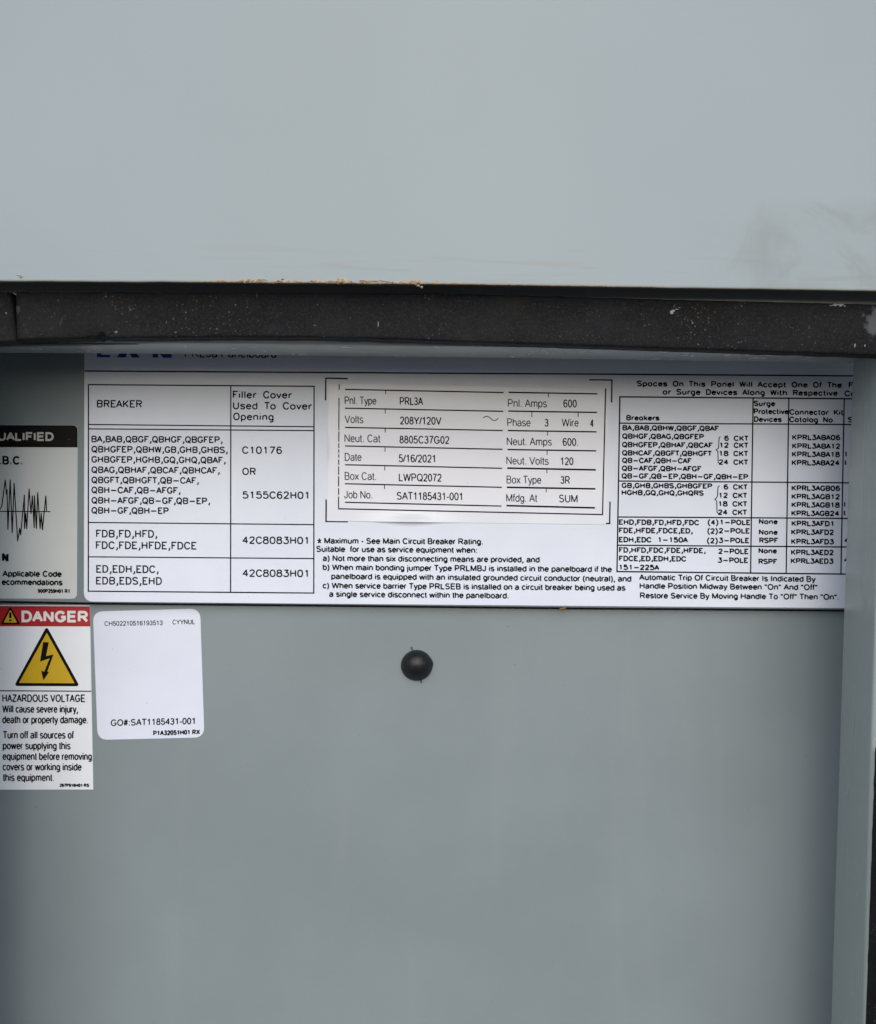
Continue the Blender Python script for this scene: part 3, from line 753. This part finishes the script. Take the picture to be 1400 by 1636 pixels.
# right table
def z8(x): return x/3.256+970
def y8(y): return y/3.256+560
for s, a, b, ya, cap in [
 ('Spaces On This Panel Will Accept One Of The', 155, 1222, 187, 9.6), ('Following', 1257, 1490, 195, 9.6),
 ('or Surge Devices Along With Respective', 289, 1200, 230, 9.6), ('Connector', 1235, 1480, 239, 9.6),
 ('Surge', 763, 875, 290, 9.2), ('Protective', 763, 945, 331, 9.2), ('Devices', 764, 909, 372, 9.2), ('Connector Kit', 949, 1232, 335, 9.4), ('Catalog No.', 948, 1187, 374, 9.4), ('Sub', 1253, 1330, 375, 9.2),
 ('Breakers', 100, 273, 364, 9), ('BA,BAB,QBHW,QBGF,QBAF', 80, 585, 416, 8.8), ('QBHGF,QBAG,QBGFEP', 79, 505, 460, 9), ('QBHGFEP,QBHAF,QBCAF', 78, 553, 504, 9),
 ('QBHCAF,QBGFT,QBHGFT', 78, 547, 547, 9), ('QB-CAF,QBH-CAF', 78, 443, 586, 9), ('QB-AFGF,QBH-AFGF', 77, 494, 627, 9), ('QB-GF,QB-EP,QBH-GF,QBH-EP', 76, 735, 667, 9),
 ('6 CKT', 610, 738, 471, 9), ('12 CKT', 586, 737, 507, 9), ('18 CKT', 584, 736, 550, 9), ('24 CKT', 580, 736, 595, 9),
 ('KPRL3ABA06', 963, 1214, 466, 9), ('KPRL3ABA12', 963, 1214, 511, 9), ('KPRL3ABA18', 962, 1212, 554, 9), ('KPRL3ABA24', 961, 1212, 598, 9),
 ('1', 1238, 1247, 554, 9), ('1', 1236, 1244, 599, 9),
 ('GB,GHB,GHBS,GHBGFEP', 76, 548, 716, 8.8), ('HGHB,GQ,GHQ,GHQRS', 76, 503, 753, 8.8),
 ('6 CKT', 607, 733, 724, 9), ('12 CKT', 582, 731, 768, 9), ('18 CKT', 580, 731, 812, 9), ('24 CKT', 576, 730, 856, 9),
 ('KPRL3AGB06', 960, 1213, 730, 9), ('KPRL3AGB12', 960, 1212, 774, 9), ('KPRL3AGB18', 960, 1211, 817, 9), ('KPRL3AGB24', 959, 1210, 861, 9),
 ('1', 1230, 1240, 816, 9), ('1', 1230, 1239, 861, 9),
 ('EHD,FDB,FD,HFD,FDC', 62, 480, 907, 9), ('(4)', 524, 580, 909, 9.2), ('1-POLE', 588, 748, 908, 9), ('FDE,HFDE,FDCE,ED,', 62, 446, 950, 9), ('(2)', 522, 577, 954, 9.2), ('2-POLE', 580, 745, 952, 9),
 ('EDH,EDC', 61, 232, 998, 9), ('1-150A', 266, 422, 999, 9), ('(2)', 520, 577, 1004, 9.2), ('3-POLE', 580, 742, 1002, 9),
 ('None', 790, 888, 904, 9), ('None', 790, 888, 959, 9), ('RSPF', 792, 893, 1002, 9), ('KPRL3AFD1', 960, 1177, 914, 9), ('KPRL3AFD2', 958, 1181, 959, 9), ('KPRL3AFD3', 958, 1181, 1008, 9), ('4', 1234, 1262, 1002, 9),
 ('FD,HFD,FDC,FDE,HFDE,', 62, 513, 1052, 9), ('2-POLE', 578, 738, 1059, 9), ('FDCE,ED,EDH,EDC', 62, 413, 1096, 9), ('3-POLE', 575, 736, 1105, 9), ('151-225A', 63, 273, 1142, 9),
 ('None', 788, 884, 1056, 9), ('RSPF', 788, 888, 1112, 9), ('KPRL3AED2', 957, 1180, 1064, 9), ('KPRL3AED3', 956, 1179, 1109, 9), ('4', 1232, 1260, 1104, 9)]:
    text(s, z8(a), z8(b), y8(ya), cap, pen=1.3, slope=.0075, **TT)
q8 = lambda *v: [(z8(a), y8(b)) for a, b in zip(v[0::2], v[1::2])]
rule([q8(1500, 253, 67, 241, 52, 1150, 1500, 1166)], 1.5, name='table_frame', **TT)
rule([q8(66, 378, 1500, 386)], 1.4, **TT); rule([q8(61, 679, 1500, 690)], 1.4, **TT); rule([q8(57, 866, 1500, 875)], 1.4, **TT); rule([q8(54, 1013, 1500, 1024)], 1.4, **TT)
rule([q8(760, 248, 747, 1157)], 1.4, **TT); rule([q8(946, 250, 932, 1160)], 1.4, **TT); rule([q8(1234, 253, 1217, 1162)], 1.4, **TT)
rule([q8(590, 447, 583, 455, 581, 500, 578, 510, 567, 517, 577, 525, 578, 580, 588, 590)], 1.0, name='brace', **TT)
rule([q8(585, 703, 577, 712, 575, 755, 571, 765, 561, 774, 571, 783, 572, 840, 582, 850)], 1.0, name='brace', **TT)
for s, a, b, ya, yb in [('Automatic Trip Of Circuit Breaker Is Indicated By', 165, 1088, 1195, 1205), ('Handle Position Midway Between "On" And "Off"', 168, 1095, 1240, 1248), ('Restore Service By Moving Handle To "Off" Then "On".', 168, 1208, 1290, 1298)]:
    text(s, z8(a), z8(b), y8(ya), 9.2, y1=y8(yb), pen=1.5, font='g', **TT)
blobs('dirt_specks', [(random.uniform(140, 1340), random.uniform(600, 960), random.uniform(.25, .5), random.uniform(.2, .5), .00003, LI) for _ in range(60)], M_dirt, lab)

# ------------------------------------------------------------------ nameplate sticker
ND = LT+.00006; NT = ND+.0001
def puff(x, y):
    a = math.exp(-((x-655)/42)**2)*math.exp(-((y-836)/11)**2)*.0017
    b = math.exp(-((x-520)/5)**2)*math.exp(-((y-712)/20)**2)*.0006
    c = .00006*(noise.noise(Vector((x*.012, y*.02, 3)))+1)
    return a+b+c
nm = thing('nameplate_label', W(750, 725, LT), 'silvery nameplate sticker with panel ratings inside four corner brackets on the big white label', 'nameplate')
nx, ny = 110, 50
V, F = [], []
c00, c10, c11, c01 = (525, 612.8), (973.2, 621.3), (968.3, 838), (522.5, 832.3)
for j in range(ny+1):
    for i in range(nx+1):
        u_, v_ = i/nx, j/ny
        x = (c00[0]*(1-u_)+c10[0]*u_)*(1-v_)+(c01[0]*(1-u_)+c11[0]*u_)*v_
        y = (c00[1]*(1-u_)+c10[1]*u_)*(1-v_)+(c01[1]*(1-u_)+c11[1]*u_)*v_
        V.append((x, y))
P3 = [W(x, y, NT+puff(x, y)) for x, y in V]
for j in range(ny):
    for i in range(nx): a = j*(nx+1)+i; F.append((a, a+nx+1, a+nx+2, a+1))
rim = [i for i in range(nx+1)] + [j*(nx+1)+nx for j in range(1, ny+1)] + [ny*(nx+1)+i for i in range(nx-1, -1, -1)] + [j*(nx+1) for j in range(ny-1, 0, -1)]
nb = len(P3)
for k in rim: P3.append(W(*V[k], ND-.00003+puff(*V[k])))
for k in range(len(rim)): k2 = (k+1) % len(rim); F.append((rim[k], rim[k2], nb+k2, nb+k))
mesh('nameplate_film', P3, F, M_name, nm, smooth=False)
NK = dict(parent=nm, d=NT+.00004, surf=puff)
q6 = lambda *v: [(a/2.8+500, b/2.8+580) for a, b in zip(v[0::2], v[1::2])]
for s, a, b, y in [('Pnl. Type', 142, 285, 185), ('PRL3A', 388, 495, 188), ('Volts', 141, 227, 269), ('208Y/120V', 389, 577, 275), ('Neut. Cat', 141, 304, 354), ('8805C37G02', 387, 612, 360),
 ('Date', 142, 219, 438), ('5/16/2021', 383, 547, 444), ('Box Cat.', 142, 285, 523), ('LWPQ2072', 384, 577, 529), ('Job No.', 139, 268, 606), ('SAT1185431-001', 375, 668, 612),
 ('Pnl. Amps', 872, 1048, 197), ('600', 1120, 1182, 199), ('Phase', 869, 975, 283), ('3', 1036, 1055, 285), ('Wire', 1112, 1190, 284), ('4', 1239, 1258, 287),
 ('Neut. Amps', 867, 1070, 368), ('600.', 1117, 1189, 371), ('Neut. Volts', 865, 1056, 454), ('120', 1107, 1167, 457), ('Box Type', 866, 1023, 539), ('3R', 1107, 1152, 541),
 ('Mfdg. At', 864, 1006, 621), ('SUM', 1101, 1186, 624)]:
    val = s[0].isdigit() or s in ('PRL3A', 'LWPQ2072', 'SUM', 'SAT1185431-001')
    text(s, a/2.8+500, b/2.8+500, y/2.8+580, 12.0, pen=1.28 if val else 1.08, font='g', slope=.011, mat=M_ink if val else M_ink2, **NK)
for k, (ya, yb) in enumerate(((118, 132), (202, 216), (288, 302), (371, 386), (455, 471), (540, 556), (623, 640))):
    rule([q6(144, ya, 853-k*1.5, yb)], 1.35, **NK)
for k, (ya, yb) in enumerate(((131, 138), (215, 221), (302, 308), (387, 393), (470, 478), (556, 563), (638, 648))):
    rule([q6(875-k*1.4, ya, 1273-k*1.8, yb)], 1.5+(k > 3)*.3, **NK)
for x, a, b in ((326, 121, 140), (324, 206, 226), (324, 291, 311), (323, 376, 397), (322, 460, 480), (321, 545, 564), (1054, 135, 153), (980, 218, 242), (1187, 220, 242), (1050, 306, 325), (1048, 392, 411), (1047, 475, 493), (1044, 560, 578)):
    rule([q6(x, a, x, b)], .9, name='tick_mark', mat=M_ink2, **NK)
rule([q6(118, 95, 118, 120)], 1.1, name='border_line', **NK)
brk = [155, 300, 306, 352, 358, 380, 386, 402, 408, 424, 432, 455, 462, 500, 506, 552, 560, 590, 597, 652]
rule([q6(117-(a-155)/250, a, 117-(b-155)/250, b) for a, b in zip(brk[0::2], brk[1::2])], 1.1, name='border_line', **NK)
rule([q6(115, 652, 700, 665, 1296, 678, 1310, 113)], 1.35, name='border_line', **NK)
rule([q6(762, 246, 770, 240, 780, 238, 790, 243, 798, 250, 806, 256, 816, 257, 824, 253, 829, 247)], .9, name='wave_symbol', mat=M_ink2, **NK)

# ------------------------------------------------------------------ dull label at the left edge
sl = thing('arc_hazard_label', W(50, 820, 0), 'dull white label with black heading band and jagged black waveform, left of the big label', 'label')
p_ = rounded([(-240, 678), (124.4, 679.2), (123.2, 956.8), (-242, 955)], 9, 7)
prism('label_sheet', p_, LT, 0, M_white_dull, sl)
area('heading_band', rounded([(-239.6, 678.3), (124.1, 679.5), (124, 714.8), (-239.7, 713.6)], 8.7, 7, {0, 1}), sl, LT+.00003, M_blackfilm)
SK = dict(parent=sl, d=LI+.00002)
text('QUALIFIED', -20, 86.5, 704.2, 14.2, pen=2.25, font='g', mat=M_greyink, slope=.004, **SK)
text('N.B.C.', -14, 37.5, 742.3, 14.2, pen=2.2, font='g', **SK)
w_ = [(0, 720), (15, 690), (40, 497), (50, 608), (53, 570), (60, 868), (77, 497), (92, 893), (106, 522), (133, 955), (148, 858), (155, 910), (183, 610), (184, 862), (193, 745), (200, 862), (218, 565), (232, 750), (242, 615), (256, 855), (258, 615), (272, 862), (282, 592), (300, 862), (308, 745), (317, 872), (343, 617), (348, 728)]
rule([[(a/4.667, b/4.667+660) for a, b in w_]], 1.15, name='waveform', **SK)
rule([[(-90, 816.5), (80.8, 817.4)]], 1.1, name='waveform_axis', **SK)
text('N', 2.5, 14.8, 898, 15, pen=2.9, font='g', **SK)
text('Applicable Code', 3.4, 99.2, 921.4, 9.6, pen=1.65, font='g', **SK)
text('ecommendations', 2.6, 100.6, 934.9, 9.6, pen=1.65, font='g', **SK)
text('900P259H01 R1', 60, 111.6, 947.4, 6.2, pen=1.25, font='g', **SK)
rule([[(107.5, 702), (113, 702.2)]], .7, name='scratch', mat=M_scuff, **SK)

# ------------------------------------------------------------------ danger label
dl = thing('danger_label', W(60, 1110, LD), 'white danger label with red band and yellow high voltage triangle at the left edge', 'label')
DD = LD+LT; DK = dict(parent=dl, d=DD+.00008)
prism('label_sheet', [(-150, 965.6), (143.8, 967), (149.2, 1261.4), (-146, 1262)], DD, LD, M_white_danger, dl)
area('red_band', [(-149, 967.6), (143.7, 968.8), (144.4, 1000.9), (-148.6, 1000.2)], dl, DD+.00003, M_red)
text('DANGER', 33.8, 142.4, 994.2, 18.8, pen=3.1, font='g', mat=M_whiteink, slope=.004, parent=dl, d=DD+.00006)
def tri(a, b, c, r): return rounded([a, b, c], r, 6)
area('warning_triangle', tri((16.6, 968.6), (33, 997.8), (.8, 997.6), 3.5), dl, DD+.00006, M_blackfilm)
area('triangle_field', tri((16.6, 974.2), (27.5, 994.8), (6, 994.6), 1.5), dl, DD+.00009, M_yellow)
rule([[(16.6, 978.5), (16.7, 987.5)], [(16.7, 990), (16.7, 992.6)]], 2.6, name='exclamation_mark', parent=dl, d=DD+.00012)
area('voltage_triangle', tri((74.8, 1000.5), (127.6, 1096.4), (22.6, 1096), 6.5), dl, DD+.00004, M_blackfilm)
area('triangle_field', tri((75, 1010.8), (119.6, 1091.6), (30.3, 1091.2), 1.5), dl, DD+.00007, M_yellow)
q3 = lambda *v: [(a/4.118, b/4.118+940) for a, b in zip(v[0::2], v[1::2])]
bolt = mesh('lightning_bolt', [W(x, y, DD+.0001) for x, y in q3(285, 353, 322, 355, 304, 446, 353, 434, 312, 548, 323, 552, 286, 605, 272, 541, 292, 548, 328, 460, 264, 482)],
     [(0, 1, 2, 10), (10, 2, 9), (2, 3, 9), (9, 3, 4, 8), (4, 5, 6), (8, 4, 6), (7, 8, 6)], M_blackfilm, dl)
rule([[(-149, 1102.6), (146.4, 1104.4)]], 1.1, name='divider_line', **DK)
for s, a, b, y in [('HAZARDOUS VOLTAGE', 3.4, 137, 1121.6), ('Will cause severe injury,', 3, 124.8, 1138.8), ('death or property damage.', 3.4, 141.6, 1155.8), ('Turn off all sources of', 4, 119.2, 1180.2),
 ('power supplying this', 4.2, 113.4, 1197.4), ('equipment before removing', 4, 147.3, 1214.4), ('covers or working inside', 4, 131, 1231.2), ('this equipment.', 4, 87, 1248.2)]:
    text(s, a, b, y, 11.6, pen=1.42, font='g', slope=.002, **DK)
text('267P916H01 RS', 95, 143, 1257.4, 5.2, pen=1.15, font='g', slope=.002, **DK)

# ------------------------------------------------------------------ serial number label (its square code is left out)
ql = thing('serial_number_label', W(238, 1078, LD), 'white square sticker with rounded corners and a serial number, right of the danger label', 'label')
prism('label_sheet', rounded([(148.6, 977), (320, 972.4), (326.8, 1178.2), (156.2, 1182.2)], 17, 9), LD+LT, LD, M_qr, ql)
QK = dict(parent=ql, d=LD+LI, font='g')
text('CH502210516193513', 166.8, 260.2, 1000.2, 7.2, y1=998.8, pen=.85, mat=M_ink2, **QK)
text('CYYNUL', 275.4, 312.2, 997.9, 7.4, y1=997.3, pen=.85, mat=M_ink2, **QK)
text('GO#:SAT1185431-001', 176.6, 311.2, 1160.3, 10.2, y1=1157.2, pen=1.3, **QK)
text('P1A32051H01 RX', 244.4, 320.3, 1175.4, 7.6, y1=1173.4, pen=1.45, **QK)

# ------------------------------------------------------------------ black hole plug
m_, nt_, b_ = newmat('black_nylon'); b_.inputs['Base Color'].default_value = (.010, .011, .013, 1)
ov = objvec(nt_); nt_.links.new(math_(nt_, 'MULTIPLY_ADD', noise_(nt_, ov, 160, 4), .25, .30), b_.inputs['Roughness'])
bp_ = nn(nt_, 'ShaderNodeBump'); bp_.inputs['Strength'].default_value = .15; bp_.inputs['Distance'].default_value = .0003
nt_.links.new(noise_(nt_, ov, 350, 4), bp_.inputs['Height']); nt_.links.new(bp_.outputs[0], b_.inputs['Normal'])
plug = thing('hole_plug', W(666, 1063, LD), 'round black plastic hole plug with a moulding seam, alone in the middle of the plate', 'hole plug')
V, F = [W(666, 1063, LD+.0046)], []
rings = [(.18, .0045), (.36, .0042), (.54, .0037), (.70, .0030), (.84, .0021), (.94, .0012), (.99, .0006), (1.0, .00005)]
NS = 56
for r_, h_ in rings:
    for k in range(NS):
        a = 2*math.pi*k/NS
        bul = 1+.045*math.exp(-((a-.13)/.22)**2)-.012*math.exp(-((a-.62)/.15)**2)+.01*math.sin(2*a+1)
        V.append(W(666+25.2*r_*bul*math.cos(a), 1063-25.0*r_*bul*math.sin(a), LD+h_))
for k in range(NS): F.append((0, 1+k, 1+(k+1) % NS))
for j in range(len(rings)-1):
    for k in range(NS): F.append((1+j*NS+k, 1+(j+1)*NS+k, 1+(j+1)*NS+(k+1) % NS, 1+j*NS+(k+1) % NS))
dome = fixn(mesh('plug_dome', V, F, m_, plug, smooth=True))
seam = [(657.6, 1034.5), (659, 1037.5), (660.5, 1043), (662.2, 1050), (664, 1058), (666, 1066), (668.5, 1074), (671, 1082), (672, 1086.5), (673.4, 1090)]
V, F = [], []
def dome_h(x, y):
    r_ = math.hypot(x-666, y-1063)/25.2
    pts = [(0, .0046)]+rings
    for (a, b), (c, d_) in zip(pts[:-1], pts[1:]):
        if r_ <= c: return b+(d_-b)*(r_-a)/(c-a)
    return .0003
for x, y in seam:
    h = dome_h(x, y); q = .35 if 1036 < y < 1052 else .22
    V += [W(x-q, y, LD+h-.00004), W(x, y, LD+h+.00014), W(x+q, y, LD+h-.00004)]
for i in range(len(seam)-1):
    F += [(3*i, 3*i+1, 3*i+4, 3*i+3), (3*i+1, 3*i+2, 3*i+5, 3*i+4)]
fixn(mesh('moulding_seam', V, F, m_, plug))
for (x, y) in ((658, 1036), (672.8, 1088.6)):
    prism('sprue_tip', [(x-.9, y-2), (x+.3, y-2.4), (x+1.4, y+2), (x-.1, y+2.2)], LD+.0009, LD+.0002, m_, plug)
